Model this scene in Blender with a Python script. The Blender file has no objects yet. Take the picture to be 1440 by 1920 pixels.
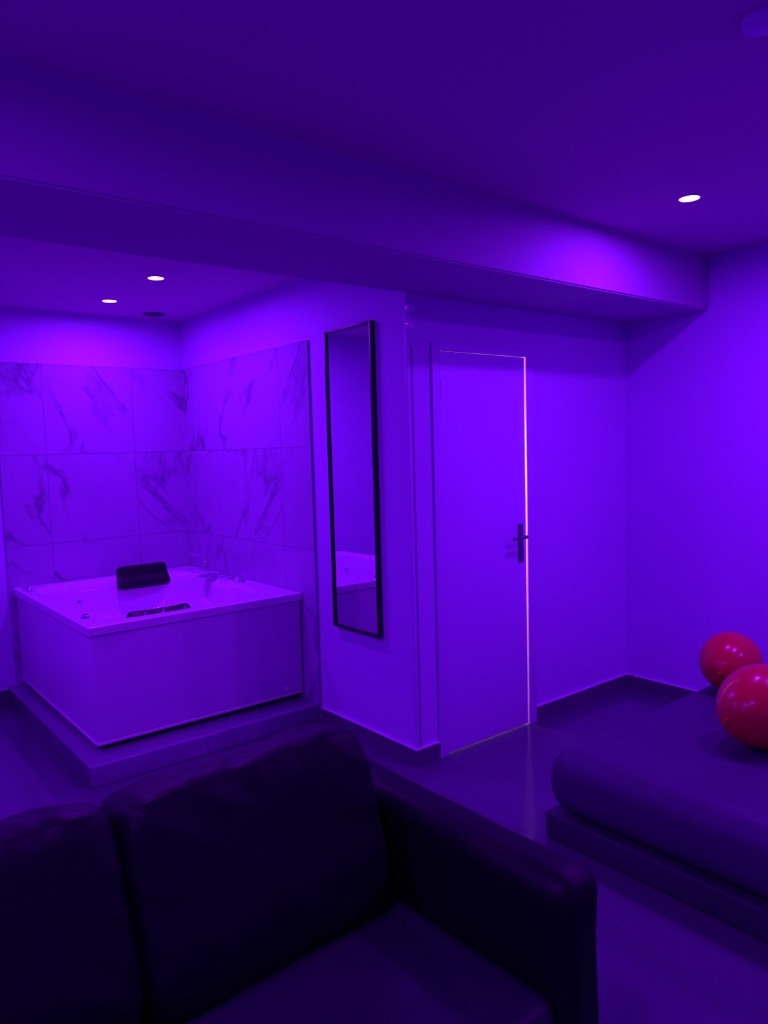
import bpy, bmesh, math, random
from mathutils import Vector, Matrix, noise
random.seed(4)
C = bpy.context.scene.collection
R = math.radians
LCOL = (0.245, 0.006, 1.0)

# ------------------------------------------------------------ materials
def new_mat(name):
    m = bpy.data.materials.new(name); m.use_nodes = True
    return m, m.node_tree, m.node_tree.nodes['Principled BSDF']
def nd(nt, typ, **kw):
    n = nt.nodes.new(typ)
    for k, v in kw.items(): setattr(n, k, v)
    return n
def mth(nt, op, a, b=None, c=None, clamp=False):
    n = nt.nodes.new('ShaderNodeMath'); n.operation = op; n.use_clamp = clamp
    for i, v in enumerate((a, b, c)):
        if v is None: continue
        if isinstance(v, (int, float)): n.inputs[i].default_value = v
        else: nt.links.new(v, n.inputs[i])
    return n.outputs[0]
def mat(name, col, rough=0.5, metal=0.0, var=0.06, vscale=3.0, bump=0.0, bscale=60.0, coat=0.0, spec=0.5):
    m, nt, b = new_mat(name)
    tc = nd(nt, 'ShaderNodeTexCoord')
    no = nd(nt, 'ShaderNodeTexNoise'); no.inputs['Scale'].default_value = vscale; no.inputs['Detail'].default_value = 3
    nt.links.new(tc.outputs['Object'], no.inputs['Vector'])
    cr = nd(nt, 'ShaderNodeValToRGB')
    cr.color_ramp.elements[0].position = 0.3; cr.color_ramp.elements[1].position = 0.7
    cr.color_ramp.elements[0].color = tuple(c*(1-var) for c in col)+(1,)
    cr.color_ramp.elements[1].color = tuple(min(1, c*(1+var)) for c in col)+(1,)
    nt.links.new(no.outputs['Fac'], cr.inputs['Fac']); nt.links.new(cr.outputs['Color'], b.inputs['Base Color'])
    b.inputs['Roughness'].default_value = rough; b.inputs['Metallic'].default_value = metal
    b.inputs['Coat Weight'].default_value = coat; b.inputs['Specular IOR Level'].default_value = spec
    if bump > 0:
        n2 = nd(nt, 'ShaderNodeTexNoise'); n2.inputs['Scale'].default_value = bscale; n2.inputs['Detail'].default_value = 4
        nt.links.new(tc.outputs['Object'], n2.inputs['Vector'])
        bp = nd(nt, 'ShaderNodeBump'); bp.inputs['Strength'].default_value = bump; bp.inputs['Distance'].default_value = 0.01
        nt.links.new(n2.outputs['Fac'], bp.inputs['Height']); nt.links.new(bp.outputs['Normal'], b.inputs['Normal'])
    return m
def tile_mat(name, au, u0, pu, av, v0, pv, base, vein, grout, rough, line=0.0025, veins=True):
    m, nt, b = new_mat(name)
    tc = nd(nt, 'ShaderNodeTexCoord'); sp = nd(nt, 'ShaderNodeSeparateXYZ')
    nt.links.new(tc.outputs['Object'], sp.inputs[0])
    U = mth(nt, 'SUBTRACT', sp.outputs[au], u0); V = mth(nt, 'SUBTRACT', sp.outputs[av], v0)
    lu = mth(nt, 'LESS_THAN', mth(nt, 'PINGPONG', U, pu/2), line)
    lv = mth(nt, 'LESS_THAN', mth(nt, 'PINGPONG', V, pv/2), line)
    ln = mth(nt, 'MAXIMUM', lu, lv)
    iu = mth(nt, 'FLOOR', mth(nt, 'DIVIDE', U, pu)); iv = mth(nt, 'FLOOR', mth(nt, 'DIVIDE', V, pv))
    cb = nd(nt, 'ShaderNodeCombineXYZ')
    # slanting coordinates so the veins run diagonally
    p1 = mth(nt, 'ADD', mth(nt, 'MULTIPLY', U, 1.35), mth(nt, 'MULTIPLY', V, 0.95))
    p2 = mth(nt, 'SUBTRACT', mth(nt, 'MULTIPLY', V, 0.62), mth(nt, 'MULTIPLY', U, 0.62))
    nt.links.new(mth(nt, 'ADD', p1, mth(nt, 'MULTIPLY', iu, 7.31)), cb.inputs[0])
    nt.links.new(mth(nt, 'ADD', p2, mth(nt, 'MULTIPLY', iv, 3.77)), cb.inputs[1])
    n1 = nd(nt, 'ShaderNodeTexNoise')
    for k, v in (('Scale', 1.25), ('Detail', 5.0), ('Roughness', 0.52), ('Distortion', 0.4)): n1.inputs[k].default_value = v
    n2 = nd(nt, 'ShaderNodeTexNoise')
    for k, v in (('Scale', 2.4), ('Detail', 3.0)): n2.inputs[k].default_value = v
    nt.links.new(cb.outputs[0], n1.inputs['Vector']); nt.links.new(cb.outputs[0], n2.inputs['Vector'])
    d = mth(nt, 'ABSOLUTE', mth(nt, 'SUBTRACT', n1.outputs['Fac'], 0.5))
    v1 = mth(nt, 'SUBTRACT', 1.0, mth(nt, 'DIVIDE', d, 0.030), clamp=True)
    mk = mth(nt, 'MULTIPLY', mth(nt, 'SUBTRACT', n2.outputs['Fac'], 0.36), 4.5, clamp=True)
    vv = mth(nt, 'MULTIPLY', v1, mk)
    cl = mth(nt, 'MULTIPLY', mth(nt, 'SUBTRACT', n2.outputs['Fac'], 0.5), 0.6, clamp=True)
    tot = mth(nt, 'ADD', vv, cl, clamp=True) if veins else cl
    mx = nd(nt, 'ShaderNodeMix', data_type='RGBA'); mx.inputs[6].default_value = base+(1,); mx.inputs[7].default_value = vein+(1,)
    nt.links.new(tot, mx.inputs[0])
    m2 = nd(nt, 'ShaderNodeMix', data_type='RGBA'); m2.inputs[7].default_value = grout+(1,)
    nt.links.new(ln, m2.inputs[0]); nt.links.new(mx.outputs[2], m2.inputs[6])
    nt.links.new(m2.outputs[2], b.inputs['Base Color'])
    b.inputs['Roughness'].default_value = rough
    return m
def emis(name, col, s):
    m, nt, b = new_mat(name)
    b.inputs['Emission Color'].default_value = col+(1,); b.inputs['Emission Strength'].default_value = s
    b.inputs['Base Color'].default_value = (.8, .8, .8, 1)
    return m

M = {}
M['wall'] = mat('wall_paint', (.56, .24, .75), .62, var=.03, vscale=1.5, bump=.06, bscale=90)
M['ceil'] = mat('ceiling_paint', (.54, .23, .54), .8, var=.04, vscale=1.0, bump=.03)
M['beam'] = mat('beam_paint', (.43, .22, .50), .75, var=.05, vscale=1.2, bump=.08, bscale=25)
M['floor'] = tile_mat('floor_tile', 0, .43, .6, 1, .15, .6, (.095, .055, .13), (.075, .045, .11), (.065, .04, .095), .17, .002, veins=False)
M['mback'] = tile_mat('marble_back', 0, 1.94, .59, 2, .41, .59, (.42, .22, .53), (.21, .125, .29), (.25, .15, .34), .08)
M['mside'] = tile_mat('marble_side', 1, 3.87, 1.2, 2, .41, .59, (.42, .22, .53), (.21, .125, .29), (.25, .15, .34), .08)
M['plat'] = tile_mat('platform_tile', 0, 1.62, .6, 1, 3.9, .6, (.25, .15, .32), (.19, .12, .26), (.12, .08, .17), .14, .002, veins=False)
M['base'] = mat('baseboard_tile', (.11, .07, .14), .25)
M['edge'] = mat('tile_edge', (.28, .17, .38), .5)
M['door'] = mat('door_paint', (.60, .25, .80), .45, var=.02, bump=.03)
M['frame'] = mat('door_frame_paint', (.57, .25, .76), .45, var=.02)
M['black'] = mat('black_frame', (.006, .005, .012), .35)
M['mirror'] = mat('mirror_glass', (.80, .80, .86), .02, metal=1, var=.01)
M['acrylic'] = mat('white_acrylic', (.82, .45, .84), .14, var=.015, coat=.4)
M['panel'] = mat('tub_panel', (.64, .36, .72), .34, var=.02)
M['plinth'] = mat('dark_plinth', (.01, .01, .02), .6)
M['pad'] = mat('black_foam_pad', (.010, .008, .016), .45, bump=.1, bscale=120, spec=.35)
M['chrome'] = mat('chrome', (.75, .72, .85), .1, metal=1, var=.01)
M['dchrome'] = mat('dark_brushed_metal', (.2, .15, .28), .3, metal=1, var=.05)
M['leather'] = mat('black_leather', (.005, .003, .008), .48, var=.15, vscale=6, bump=.10, bscale=45, spec=.2)
M['lit_leather'] = mat('black_leather_lit_seat', (.024, .015, .036), .42, var=.1, vscale=4, bump=.10, bscale=40, spec=.22)  # lighter copy of the leather, paints in the light falling on the seat
M['cover'] = mat('bed_cover', (.062, .040, .095), .5, var=.1, vscale=3, bump=.12, bscale=9, spec=.3)
M['bedbase'] = mat('bed_base', (.046, .03, .068), .5, spec=.3)
M['red'] = mat('red_latex', (.64, .003, .034), .24, var=.02, coat=.15, spec=.35)
M['plastic'] = mat('white_plastic', (.62, .4, .8), .4, var=.02)
M['vent'] = mat('vent_dark', (.12, .09, .16), .5)
M['lamp'] = emis('spot_lens', LCOL, 1350)
M['hall'] = mat('hall_paint', (.8, .78, .8), .7, var=.02)

# ------------------------------------------------------------ mesh helpers
def merge(dst, src, mtx=None):
    if mtx is not None: bmesh.ops.transform(src, matrix=mtx, verts=src.verts)
    me = bpy.data.meshes.new('tmp'); src.to_mesh(me); src.free(); dst.from_mesh(me); bpy.data.meshes.remove(me)
def box(bm, x0, x1, y0, y1, z0, z1, bev=0, seg=3, mtx=None):
    t = bmesh.new(); bmesh.ops.create_cube(t, size=1)
    for v in t.verts: v.co = Vector(((x0+x1)/2+v.co.x*(x1-x0), (y0+y1)/2+v.co.y*(y1-y0), (z0+z1)/2+v.co.z*(z1-z0)))
    if bev: bmesh.ops.bevel(t, geom=t.edges[:], offset=bev, segments=seg, profile=.5, affect='EDGES')
    merge(bm, t, mtx); return bm
def lathe(bm, prof, loc=(0, 0, 0), seg=32, mtx=None):
    t = bmesh.new(); rings = []
    for r, z in prof:
        if r < 1e-6: rings.append([t.verts.new((0, 0, z))])
        else: rings.append([t.verts.new((r*math.cos(2*math.pi*k/seg), r*math.sin(2*math.pi*k/seg), z)) for k in range(seg)])
    for a, b in zip(rings, rings[1:]):
        for k in range(seg):
            k2 = (k+1) % seg
            if len(a) == 1 and len(b) == 1: continue
            if len(a) == 1: t.faces.new((a[0], b[k], b[k2]))
            elif len(b) == 1: t.faces.new((a[k], b[0], a[k2]))
            else: t.faces.new((a[k], b[k], b[k2], a[k2]))
    bmesh.ops.recalc_face_normals(t, faces=t.faces)
    mm = Matrix.Translation(loc) @ (mtx if mtx is not None else Matrix())
    merge(bm, t, mm); return bm
def tube(bm, pts, r, seg=12):
    pts = [Vector(p) for p in pts]; rs = r if isinstance(r, (list, tuple)) else [r]*len(pts)
    t = bmesh.new(); rings = []
    d0 = (pts[1]-pts[0]).normalized(); up = Vector((0, 0, 1)) if abs(d0.z) < .9 else Vector((1, 0, 0))
    for i, p in enumerate(pts):
        d = (pts[min(i+1, len(pts)-1)]-pts[max(i-1, 0)]).normalized()
        s = d.cross(up).normalized(); u = s.cross(d).normalized(); up = u
        rings.append([t.verts.new(p+(s*math.cos(2*math.pi*k/seg)+u*math.sin(2*math.pi*k/seg))*rs[i]) for k in range(seg)])
    for a, b in zip(rings, rings[1:]):
        for k in range(seg): t.faces.new((a[k], a[(k+1) % seg], b[(k+1) % seg], b[k]))
    t.faces.new(rings[0][::-1]); t.faces.new(rings[-1])
    bmesh.ops.recalc_face_normals(t, faces=t.faces); merge(bm, t); return bm
def obj(name, bm, m, parent=None, origin=(0, 0, 0), smooth=True, ang=38):
    o3 = Vector(origin)
    for v in bm.verts: v.co -= o3
    me = bpy.data.meshes.new(name); bm.to_mesh(me); bm.free()
    me.materials.append(M[m])
    if smooth:
        me.polygons.foreach_set('use_smooth', [True]*len(me.polygons)); me.set_sharp_from_angle(angle=R(ang))
    o = bpy.data.objects.new(name, me); C.objects.link(o)
    if parent is not None: o.parent = parent
    else: o.location = origin
    return o
def B(): return bmesh.new()
def struct(name, bm, m, **k):
    o = obj(name, bm, m, **k); o['kind'] = 'structure'; return o
def thing(name, label, cat, loc, group=None):
    o = bpy.data.objects.new(name, None); C.objects.link(o); o.location = loc; o.empty_display_size = .1
    o['label'] = label; o['category'] = cat
    if group: o['group'] = group
    return o
def copy_tree(o, parent=None):
    c = o.copy(); C.objects.link(c); c.parent = parent
    for ch in list(o.children): copy_tree(ch, c)
    return c

# ------------------------------------------------------------ room
XM, YD, XR, YT, XL, YB = 2.33, 2.71, 4.12, 5.24, -1.3, -2.2
ZC, ZA, ZS = 2.59, 2.524, 2.29
struct('floor', box(B(), XL-.1, XR+.1, YB-.1, YT+.1, -.1, 0), 'floor', smooth=False)
b = box(B(), XL-.1, XR+.1, YB-.1, YD+.12, ZC, ZC+.1); box(b, XL-.1, XM+.1, YD+.12, YT+.1, ZA, ZA+.1); box(b, XL-.1, XM-.001, YD, YD+.12, ZA, ZC)
struct('ceiling', b, 'ceil', smooth=False)
b = box(B(), XL, XR, 2.13, YD, ZS, ZC+.01)
for v in b.verts:
    if v.co.y < 2.2 and v.co.x > 3: v.co.y = 2.185
bmesh.ops.bevel(b, geom=b.edges[:], offset=.008, segments=3, affect='EDGES')
struct('ceiling_beam', b, 'beam')
struct('wall_right', box(B(), XR, XR+.1, YB-.1, YD+.12, 0, ZC), 'wall', smooth=False)
struct('wall_rear', box(B(), XL-.1, XR+.1, YB-.1, YB, 0, ZC), 'wall', smooth=False)
struct('wall_left', box(B(), XL-.1, XL, YB, YT, 0, ZC), 'wall', smooth=False)
struct('wall_back', box(B(), XL-.1, XM+.1, YT, YT+.1, 0, ZA), 'wall', smooth=False)
struct('wall_middle', box(B(), XM, XM+.1, YD+.12, YT, 0, ZA+.02), 'wall', smooth=False)
DX0, DX1, DZ = 2.505, 3.190, 2.055
b = box(B(), XM, DX0, YD, YD+.12, 0, ZC); box(b, DX1, XR, YD, YD+.12, 0, ZC); box(b, DX0, DX1, YD, YD+.12, DZ, ZC)
struct('wall_front', b, 'wall', smooth=False)
# lit hall behind the door
b = box(B(), 3.9, 3.95, YD+.12, 4.1, 0, 2.4); box(b, XM+.1, 3.95, 4.1, 4.15, 0, 2.4); box(b, XM+.1, 3.95, YD+.12, 4.15, 2.4, 2.45)
box(b, 2.431, 2.44, YD+.12, 4.1, 0, 2.4)
struct('wall_hall', b, 'hall', smooth=False)

# tile panels
TT = 2.178
struct('wall_tile_back', box(B(), 1.07, XM-.012, YT-.012, YT, .1, TT), 'mback', smooth=False)
struct('wall_tile_side', box(B(), XM-.012, XM, 3.55, YT, .1, TT), 'mside', smooth=False)
b = box(B(), XM-.013, XM, 3.545, 3.55, .0, TT+.003); box(b, XM-.013, XM, 3.55, YT, TT, TT+.003); box(b, 1.067, XM, YT-.013, YT, TT, TT+.003)
struct('trim_1', b, 'edge', smooth=False)
# pillar corner
struct('corner_shade', box(B(), XM+.022, XM+.030, YD-.003, YD, .09, 2.05), 'edge', smooth=False)  # dark strip standing in for the shade beside the corner bead
struct('trim_3', box(B(), XM-.004, XM+.012, YD-.005, YD+.012, .09, ZS, bev=.002), 'frame')
# platform
struct('tub_platform', box(B(), 1.02, XM-.001, 3.56, YT-.001, 0, .1, bev=.004), 'plat')
# baseboards with an added pale strip standing in for the top edge highlight
BH = .083
struct('baseboard_middle', box(B(), XM-.012, XM, YD-.012, 3.54, 0, BH), 'base', smooth=False)
b = box(B(), XM, 2.476, YD-.012, YD, 0, BH); box(b, 3.222, XR-.012, YD-.012, YD, 0, BH)
struct('baseboard_front', b, 'base', smooth=False)
struct('baseboard_right', box(B(), XR-.012, XR, YB, YD, 0, BH), 'base', smooth=False)
struct('baseboard_back', box(B(), XL, 1.02, YT-.012, YT, 0, BH), 'base', smooth=False)
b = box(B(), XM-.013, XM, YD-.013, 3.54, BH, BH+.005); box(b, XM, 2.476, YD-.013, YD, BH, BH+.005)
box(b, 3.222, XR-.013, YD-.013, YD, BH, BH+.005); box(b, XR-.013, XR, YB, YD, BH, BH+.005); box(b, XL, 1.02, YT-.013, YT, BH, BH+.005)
struct('baseboard_highlight', b, 'acrylic', smooth=False)  # pale strip imitates the bright edge of the skirting tiles

# door
d = bpy.data.objects.new('door_1', None); C.objects.link(d); d.location = (2.85, YD, 0); d['kind'] = 'structure'
d['label'] = 'flat painted door with light shining through its edge gap'
L = d.location
b = box(B(), 2.476, 2.53, YD-.014, YD+.0, 0, 2.078, bev=.003); box(b, 3.165, 3.222, YD-.014, YD, 0, 2.078, bev=.003)
box(b, 2.53, 3.165, YD-.014, YD, 2.038, 2.078, bev=.003)
box(b, DX0, 2.53, YD, YD+.12, 0, DZ); box(b, 3.165, DX1, YD, YD+.12, 0, DZ); box(b, DX0, DX1, YD, YD+.12, 2.038, DZ)
obj('door_frame', b, 'frame', d, L)
b = box(B(), 2.5315, 3.1555, YD-.006, YD+.026, .007, 2.0352, bev=.002)
leaf = obj('door_leaf', b, 'door', d, L)
b = box(B(), 3.088, 3.124, YD-.016, YD-.006, .93, 1.14, bev=.004)
hd = obj('door_handle', b, 'dchrome', leaf, L)
b = tube(B(), [(3.106, YD-.012, 1.07), (3.106, YD-.050, 1.07), (3.101, YD-.060, 1.07), (3.086, YD-.063, 1.07), (2.99, YD-.063, 1.068)], .009)
o = obj('lever', b, 'dchrome', hd, L)
for z in (.25, 1.8):
    obj('hinge', tube(B(), [(2.531, YD-.012, z), (2.531, YD-.012, z+.09)], .005), 'frame', d, L)

# small bracket at the corner
t = thing('wall_bracket', 'small white bracket high on the pillar corner under the beam', 'bracket', (XM, YD-.006, 2.2))
obj('plate', box(B(), XM-.002, XM+.014, YD-.010, YD-.005, 2.12, 2.245, bev=.001), 'acrylic', t, t.location)
for z in (2.125, 2.205):
    obj('clip', box(B(), XM-.012, XM+.022, YD-.036, YD-.010, z, z+.030, bev=.004), 'acrylic', t, t.location)

# ------------------------------------------------------------ ceiling fixtures
def make_spot():
    t = thing('recessed_spotlight', '', 'ceiling light', (0, 0, 0))
    obj('bezel', lathe(B(), [(.040, 0), (.041, -.006), (.048, -.006), (.052, -.001), (.052, .0)], seg=40), 'plastic', t)
    obj('lens', lathe(B(), [(0, -.003), (.041, -.003)], seg=40), 'lamp', t)
    return t
sp0 = make_spot()
spots = [(3.07, 1.715, ZC, 'lit recessed ceiling spotlight beyond the beam, nearest the right wall and bed'),
         (1.643, 3.976, ZA, 'lit recessed spotlight in the bath alcove ceiling, nearer the beam'),
         (1.638, 4.70, ZA, 'lit recessed spotlight in the bath alcove ceiling, nearer the tiled back wall'),
         (3.15, .85, ZC, 'out-of-view recessed ceiling spotlight above the middle of the bed'),
         (-.05, .60, ZC, 'added out-of-view fill spotlight in the ceiling in front of the sofa'),  # unseen fill lamp added to brighten the door wall
         (3.35, -.55, ZC, 'added out-of-view fill spotlight in the ceiling above the head end of the bed'),  # invented lamp out of view, evens out the room light
         (-.60, 3.60, ZA, 'added out-of-view fill spotlight in the alcove ceiling left of the bathtub'),  # invented lamp out of view, brightens the mirror wall
         (-.75, 1.45, ZC, 'added out-of-view fill spotlight in the ceiling left of the sofa')]  # unseen lamp added to light the floor at left
spots[0] = spots[0][:3] + ('lit recessed ceiling spotlight at right, on the near side of the beam',)
for i, (x, y, z, lab) in enumerate(spots):
    o = sp0 if i == 0 else copy_tree(sp0)
    o.location = (x, y, z); o['label'] = lab; o['group'] = 'recessed ceiling spotlights'
    if i > 2: o.scale = (1.22, 1.22, 1)  # out-of-view spots enlarged to give more light
t = thing('ceiling_vent', 'small dark round vent in alcove ceiling near tiled corner', 'vent', (2.04, 5.0, ZA))
obj('rim', lathe(B(), [(.060, 0), (.063, -.008), (.072, -.008), (.075, 0)], t.location, 36), 'vent', t, t.location)
b = B()
for r in (.012, .03, .047): lathe(b, [(r, -.002), (r+.002, -.006), (r+.009, -.006), (r+.011, -.002)], t.location, 36)
obj('grille', b, 'vent', t, t.location)
t = thing('smoke_detector', 'round white smoke detector on ceiling in the top right corner', 'smoke detector', (1.95, .90, ZC))
obj('housing', lathe(B(), [(0, -.025), (.03, -.025), (.045, -.02), (.05, -.010), (.052, 0)], t.location, 36), 'plastic', t, t.location)

# ------------------------------------------------------------ mirror
t = thing('wall_mirror', 'tall narrow wall mirror in a thin black frame', 'mirror', (XM-.001, 3.155, .60))
y0, y1, z0, z1 = 2.95, 3.36, .60, 2.20; fw = .016; X0 = XM-.028
b = box(B(), X0, XM-.001, y0, y0+fw, z0, z1, bev=.002); box(b, X0, XM-.001, y1-fw, y1, z0, z1, bev=.002)
box(b, X0, XM-.001, y0+fw, y1-fw, z0, z0+fw, bev=.002); box(b, X0, XM-.001, y0+fw, y1-fw, z1-fw, z1, bev=.002)
obj('mirror_frame', b, 'black', t, t.location)
obj('mirror_glass', box(B(), X0+.010, XM-.004, y0+fw, y1-fw, z0+fw, z1-fw), 'mirror', t, t.location, smooth=False)

# ------------------------------------------------------------ bathtub
TX0, TX1, TY0, TY1, TZ = 1.09, 2.312, 3.69, 5.215, .742
tub = thing('whirlpool_bathtub', 'large white rectangular whirlpool bathtub with black headrests on tiled platform', 'bathtub', ((TX0+TX1)/2, (TY0+TY1)/2, .1))
L = tub.location
def sst(a, b_, x):
    x = max(0, min(1, (x-a)/(b_-a))); return x*x*(3-2*x)
bcx, bcy, bhx, bhy = (TX0+.075+TX1-.17)/2, (TY0+.115+TY1-.13)/2, (TX1-.17-TX0-.075)/2, (TY1-.13-TY0-.115)/2
def tubz(x, y):
    u, v = (x-bcx)/bhx, (y-bcy)/bhy
    s = (abs(u)**5+abs(v)**5)**.2
    z = TZ - .012*sst(1.07, 1.02, s)
    z -= .24*sst(1.0, .92, s)
    s2 = (abs(u)**3+abs(v*1.12)**3)**(1/3)
    z -= .22*sst(.84, .70, s2)
    z += .14*math.exp(-((u-.85)/.12)**2-((v-.1)/.35)**2)*sst(1.0, .9, s)
    return z
b = B(); NX, NY = 120, 146; g = []
for i in range(NX+1):
    g.append([b.verts.new((TX0+(TX1-TX0)*i/NX, TY0+(TY1-TY0)*j/NY, 0)) for j in range(NY+1)])
for r_ in g:
    for v in r_:
        e = min(v.co.x-TX0, TX1-v.co.x, v.co.y-TY0, TY1-v.co.y)
        v.co.z = tubz(v.co.x, v.co.y) - .006*(1-sst(0, .012, e))
for i in range(NX):
    for j in range(NY): b.faces.new((g[i][j], g[i+1][j], g[i+1][j+1], g[i][j+1]))
per = [g[i][0] for i in range(NX+1)]+[g[NX][j] for j in range(1, NY+1)]+[g[i][NY] for i in range(NX-1, -1, -1)]+[g[0][j] for j in range(NY-1, 0, -1)]
low = [b.verts.new((v.co.x, v.co.y, TZ-.045)) for v in per]
n = len(per)
for k in range(n): b.faces.new((per[k], low[k], low[(k+1) % n], per[(k+1) % n]))
shell = obj('tub_shell', b, 'acrylic', tub, L, ang=60)
obj('front_panel', box(B(), TX0+.016, TX1-.006, TY0+.016, TY0+.034, .158, TZ-.046, bev=.004), 'panel', tub, L)
obj('side_panel', box(B(), TX0+.016, TX0+.034, TY0+.036, TY1-.01, .158, TZ-.046, bev=.004), 'panel', tub, L)
b = box(B(), TX0+.012, TX1-.006, TY0+.012, TY0+.034, .138, .155, bev=.004); box(b, TX0+.012, TX0+.034, TY0+.036, TY1-.01, .138, .155, bev=.004)
obj('lower_rail', b, 'acrylic', tub, L)
obj('plinth', box(B(), TX0+.06, TX1-.02, TY0+.06, TY1-.03, .1005, .14), 'plinth', tub, L)
obj('panel_cap', lathe(B(), [(0, .004), (.012, .004), (.016, 0)], (2.19, TY0+.014, .19), 20, Matrix.Rotation(R(90), 4, 'X')), 'chrome', tub, L)
def headrest(cx, cy, rz, tilt, zc):
    t_ = B(); th = .026; w, h = .178, .080
    bm = bmesh.new(); bmesh.ops.create_cube(bm, size=2); bmesh.ops.subdivide_edges(bm, edges=bm.edges[:], cuts=16, use_grid_fill=True)
    for v in bm.verts:
        p = v.co; s = (abs(p.x)**12+abs(p.y)**5+abs(p.z)**10)**(1/11); q = p/max(s, 1)
        v.co = Vector((q.x*w*(1-.05*q.z), q.y*th+.010*(q.x*q.x)-.010*math.exp(-((q.z-.1)/.35)**2)*(1 if q.y > 0 else 0), q.z*h))
    merge(t_, bm, Matrix.Translation((cx, cy, zc)) @ Matrix.Rotation(rz, 4, 'Z') @ Matrix.Rotation(tilt, 4, 'X'))
    return t_
obj('headrest', headrest(1.880, 5.055, math.pi, R(22), .735), 'pad', tub, L)['label'] = 'black headrest on the far rim'
obj('headrest', headrest(1.495, 3.822, 0, R(30), .682), 'pad', tub, L)['label'] = 'black headrest on the near rim'
# fittings
def knob(x, y, r=.022, h=.02):
    z = tubz(x, y)
    return lathe(B(), [(0, h), (r*.7, h), (r*.85, h*.8), (r*.9, h*.25), (r*1.15, h*.15), (r*1.2, -.002)], (x, y, z), 24)
for x, y, r in ((1.150, 3.93, .02), (1.135, 4.99, .02), (1.135, 5.08, .02), (2.235, 4.28, .022), (2.235, 4.42, .022)):
    obj('control_knob', knob(x, y, r), 'chrome', tub, L)
for x in (1.40, 1.50, 1.62):
    obj('air_knob', knob(x, 3.762, .009, .016), 'chrome', tub, L)
b = box(B(), 2.13, 2.29, 4.50, 4.62, TZ-.001, TZ+.012, bev=.005)
box(b, 2.085, 2.20, 4.515, 4.605, TZ+.010, TZ+.026, bev=.006)
tube(b, [(2.24, 4.56, TZ), (2.24, 4.56, TZ+.03), (2.23, 4.56, TZ+.036)], [.020, .020, .012], 16)
obj('waterfall_spout', b, 'chrome', tub, L)
b = lathe(B(), [(.020, 0), (.020, .012), (.010, .022), (.008, .04), (0, .04)], (2.24, 4.80, TZ), 20)
tube(b, [(2.24, 4.80, TZ+.03), (2.238, 4.82, TZ+.07), (2.235, 4.86, TZ+.105), (2.225, 4.92, TZ+.125), (2.215, 4.98, TZ+.122)], [.006, .007, .008, .009, .014], 14)
obj('hand_shower', b, 'chrome', tub, L)
b = B(); tube(b, [(2.24, 4.44, TZ+.015), (2.20, 4.43, TZ+.035), (2.14, 4.42, TZ+.035)], .007)
obj('mixer_lever', b, 'chrome', tub, L)
for (x, y, ax) in ((TX1-.185, 4.15, 'Y'), (TX1-.185, 4.85, 'Y'), (bcx-.2, TY1-.150, 'X'), (bcx+.38, TY1-.150, 'X'), (TX0+.10, 4.2, 'Y'), (TX0+.10, 4.8, 'Y')):
    mt = Matrix.Rotation(R(-90 if x > bcx else 90), 4, 'Y') if ax == 'Y' else Matrix.Rotation(R(90), 4, 'X')
    obj('jet', lathe(B(), [(0, .006), (.014, .01), (.024, .006), (.026, -.004)], (x, y, TZ-.14), 20, mt), 'chrome', tub, L)

# ------------------------------------------------------------ sofa
sofa = thing('leather_sofa', 'black leather sofa with puffy back cushions and a slim padded arm', 'sofa', (.55, 1.4, 0))
L = sofa.location
def soft_box(x0, x1, y0, y1, z0, z1, r, amp=.006, seed=0, cuts=2, fr=6.0):
    bm = bmesh.new(); bmesh.ops.create_cube(bm, size=2)
    bmesh.ops.subdivide_edges(bm, edges=bm.edges[:], cuts=28, use_grid_fill=True)
    h = Vector(((x1-x0)/2, (y1-y0)/2, (z1-z0)/2)); c = Vector(((x0+x1)/2, (y0+y1)/2, (z0+z1)/2))
    for v in bm.verts:
        p = Vector([math.copysign(abs(a)**.6, a) if abs(a) < 1 else a for a in v.co])
        p = Vector((p.x*h.x, p.y*h.y, p.z*h.z))
        core = Vector([max(-(h[i]-r), min(h[i]-r, p[i])) for i in range(3)])
        d_ = p-core
        if d_.length > 1e-6: dn = d_.normalized(); p = core+dn*r
        else: dn = Vector((0, 0, 1))
        nn = noise.noise((p+c)*fr+Vector((seed, seed*2, 0)))
        v.co = c+p+dn*nn*amp
    t_ = B(); merge(t_, bm); return t_
obj('sofa_base', soft_box(-.24, 1.355, 1.03, 1.84, .06, .245, .02, .003), 'leather', sofa, L)
obj('back_frame', soft_box(-.20, 1.26, 1.70, 1.86, .23, .60, .05, .006, 3), 'leather', sofa, L)
for s, (a0, a1) in enumerate(((1.228, 1.375), (-.36, -.233))):
    arm = obj('arm', soft_box(a0, a1, .955, 1.87, .055, .62, .055, .008, 5+s, fr=4), 'leather', sofa, L)
    obj('arm_piping', tube(B(), [(a0+.018, .985, .595), (a0+.012, 1.3, .598), (a0+.012, 1.6, .598), (a0+.018, 1.83, .595)], .003, 8), 'leather', arm, L)
for a0, a1, sd in ((.505, 1.226, 1), (-.235, .502, 2)):
    obj('seat_cushion', soft_box(a0, a1, .97, 1.55, .235, .368, .05, .010, sd, fr=3), 'lit_leather', sofa, L)
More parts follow.
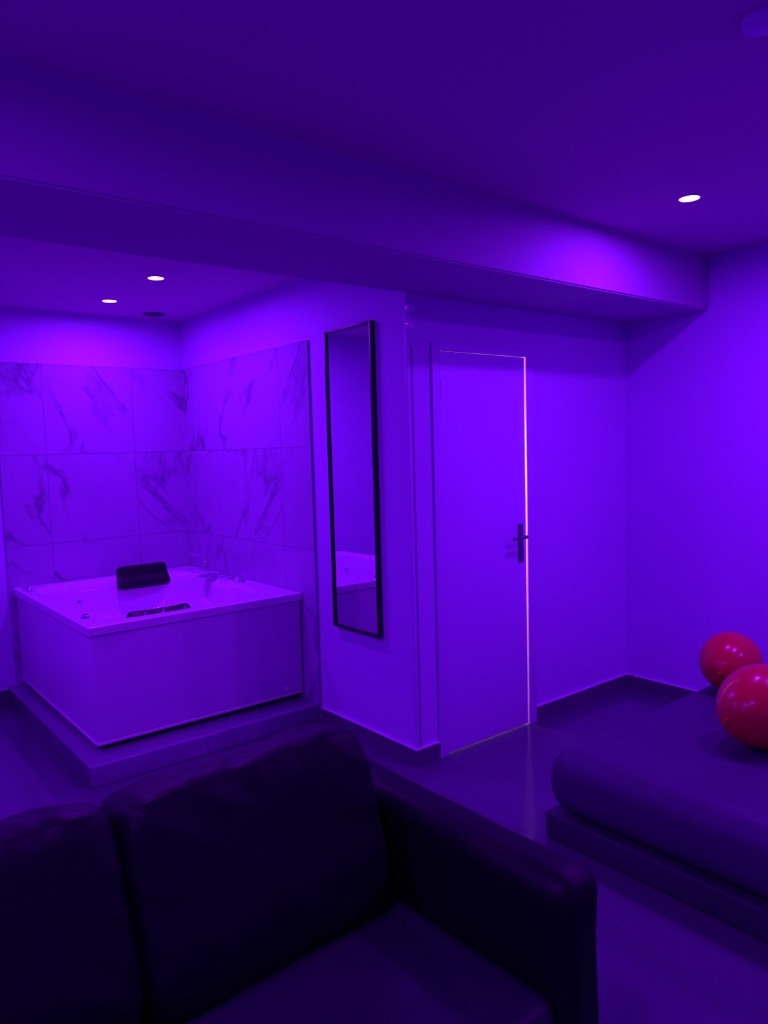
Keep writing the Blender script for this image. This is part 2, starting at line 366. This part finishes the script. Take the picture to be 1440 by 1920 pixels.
def back_cushion(cx, w, seed, roll):
    bm = bmesh.new(); bmesh.ops.create_cube(bm, size=2)
    bmesh.ops.subdivide_edges(bm, edges=bm.edges[:], cuts=60, use_grid_fill=True)
    h = Vector((w/2, .130, .245))
    for v in bm.verts:
        p = v.co.copy(); n_ = 9
        s = (abs(p.x)**n_+abs(p.y)**4.5+abs(p.z)**7)**(1/n_); q = p/max(s, 1)
        th = 1-.06*abs(q.x)**8-.18*abs(q.z)**4
        co = Vector((q.x*h.x, q.y*h.y*th, q.z*h.z*(1-.04*abs(q.x)**6)))
        top = sst(.45, .95, q.z)
        fold = noise.noise(Vector((co.x*11+seed*3, q.y*1.5, co.z*3)))*.8+noise.noise(Vector((co.x*27+seed*5, q.y*2, co.z*4)))*.45
        crease = -abs(noise.noise(Vector((co.x*6+seed, q.y, co.z*9+co.x*6))))*.007
        nrm = Vector((q.x*.2, q.y, q.z)).normalized()
        wave = noise.noise(Vector((co.x*3+seed, co.z*3, co.y*3)))*.010
        v.co = co+nrm*(fold*.007*top+wave+crease)
    t_ = B(); merge(t_, bm, Matrix.Translation((cx, 1.590, .588)) @ Matrix.Rotation(R(-14), 4, 'X') @ Matrix.Rotation(R(roll), 4, 'Y')); return t_
for cx, w, sd, ro in ((.826, .672, 1.3, -2.0), (.130, .755, 2.7, -1.2)):
    bc = obj('back_cushion', back_cushion(cx, w, sd, ro), 'leather', sofa, L, ang=80)
for x in (-.28, 1.30):
    for y in (1.06, 1.80):
        obj('foot', lathe(B(), [(0, 0), (.022, 0), (.028, .06), (0, .06)], (x, y, 0), 20), 'black', sofa, L)

# ------------------------------------------------------------ bed
bed = thing('bed', 'low double bed with smooth dark cover on a flat plinth base', 'bed', (3.08, .8, 0))
L = bed.location
obj('bed_base', box(B(), 2.268, 3.93, -.25, 1.862, .008, .106, bev=.006), 'bedbase', bed, L)
obj('plinth', box(B(), 2.33, 3.87, -.2, 1.80, 0, .03), 'plinth', bed, L)
obj('mattress', box(B(), 2.258, 3.91, -.22, 1.878, .106, .370, bev=.110, seg=12), 'cover', bed, L)
obj('piping', tube(B(), [(2.283, -.1, .312), (2.283, .8, .312), (2.283, 1.74, .312)], .003, 8), 'cover', bed, L)

# ------------------------------------------------------------ balloons
def balloon(cx, cy, rad, rot, label):
    t = thing('balloon', label, 'balloon', (cx, cy, .372), 'red balloons on the bed')
    prof = []
    for i in range(41):
        a = math.pi*i/40; z = math.cos(a); r = math.sin(a)
        if z < 0: r *= 1-.12*(z*z); z *= 1.20
        prof.append((max(r, 0)*rad, z*rad))
    prof[0] = (0, prof[0][1]); prof[-1] = (.006, prof[-1][1])
    mt = Matrix.Rotation(rot, 4, 'Z') @ Matrix.Rotation(R(-84), 4, 'Y')
    c = (cx, cy, .372+rad*1.005)
    body = obj('balloon_body', lathe(B(), prof, c, 56, mt), 'red', t, t.location, ang=80)
    e = rad*1.20
    obj('knot', lathe(B(), [(.005, -e+.006), (.008, -e-.004), (.004, -e-.01), (.012, -e-.022), (.0, -e-.018)], c, 20, mt), 'red', t, t.location)
balloon(3.445, 1.70, .140, R(190), 'smaller shiny red balloon at the far edge of the bed')
balloon(2.89, 1.295, .161, R(165), 'larger shiny red balloon nearest the camera on the bed')

# ------------------------------------------------------------ hall light
ld = bpy.data.lights.new('hall_lamp', 'AREA'); ld.energy = 220; ld.size = .5; ld.color = (1, .82, .56)
lo = bpy.data.objects.new('hall_lamp', ld); C.objects.link(lo); lo.location = (2.72, 3.55, 1.5)
dr = Vector((3.16, YD, 1.0))-lo.location; lo.rotation_euler = dr.to_track_quat('-Z', 'Y').to_euler()

w = bpy.data.worlds.new('world'); bpy.context.scene.world = w; w.use_nodes = True
w.node_tree.nodes['Background'].inputs[0].default_value = (.05, 0, .15, 1); w.node_tree.nodes['Background'].inputs[1].default_value = .2

# ------------------------------------------------------------ camera
Y = Vector((-1125, 88, -1400)).normalized(); X = Vector((1750, 169, -1400)); X = (X-Y*X.dot(Y)).normalized(); Z = X.cross(Y)
rot = Matrix((X, Y, Z))
cd = bpy.data.cameras.new('camera'); cam = bpy.data.objects.new('camera', cd); C.objects.link(cam)
cam.matrix_world = Matrix.Translation((0, 0, 1.57)) @ rot.to_4x4()
cd.sensor_fit = 'VERTICAL'; cd.sensor_height = 36; cd.sensor_width = 27; cd.lens = 1400/1920*36; cd.clip_start = .05
bpy.context.scene.camera = cam
bpy.context.scene.view_settings.view_transform = 'Standard'
bpy.context.scene.view_settings.look = 'None'
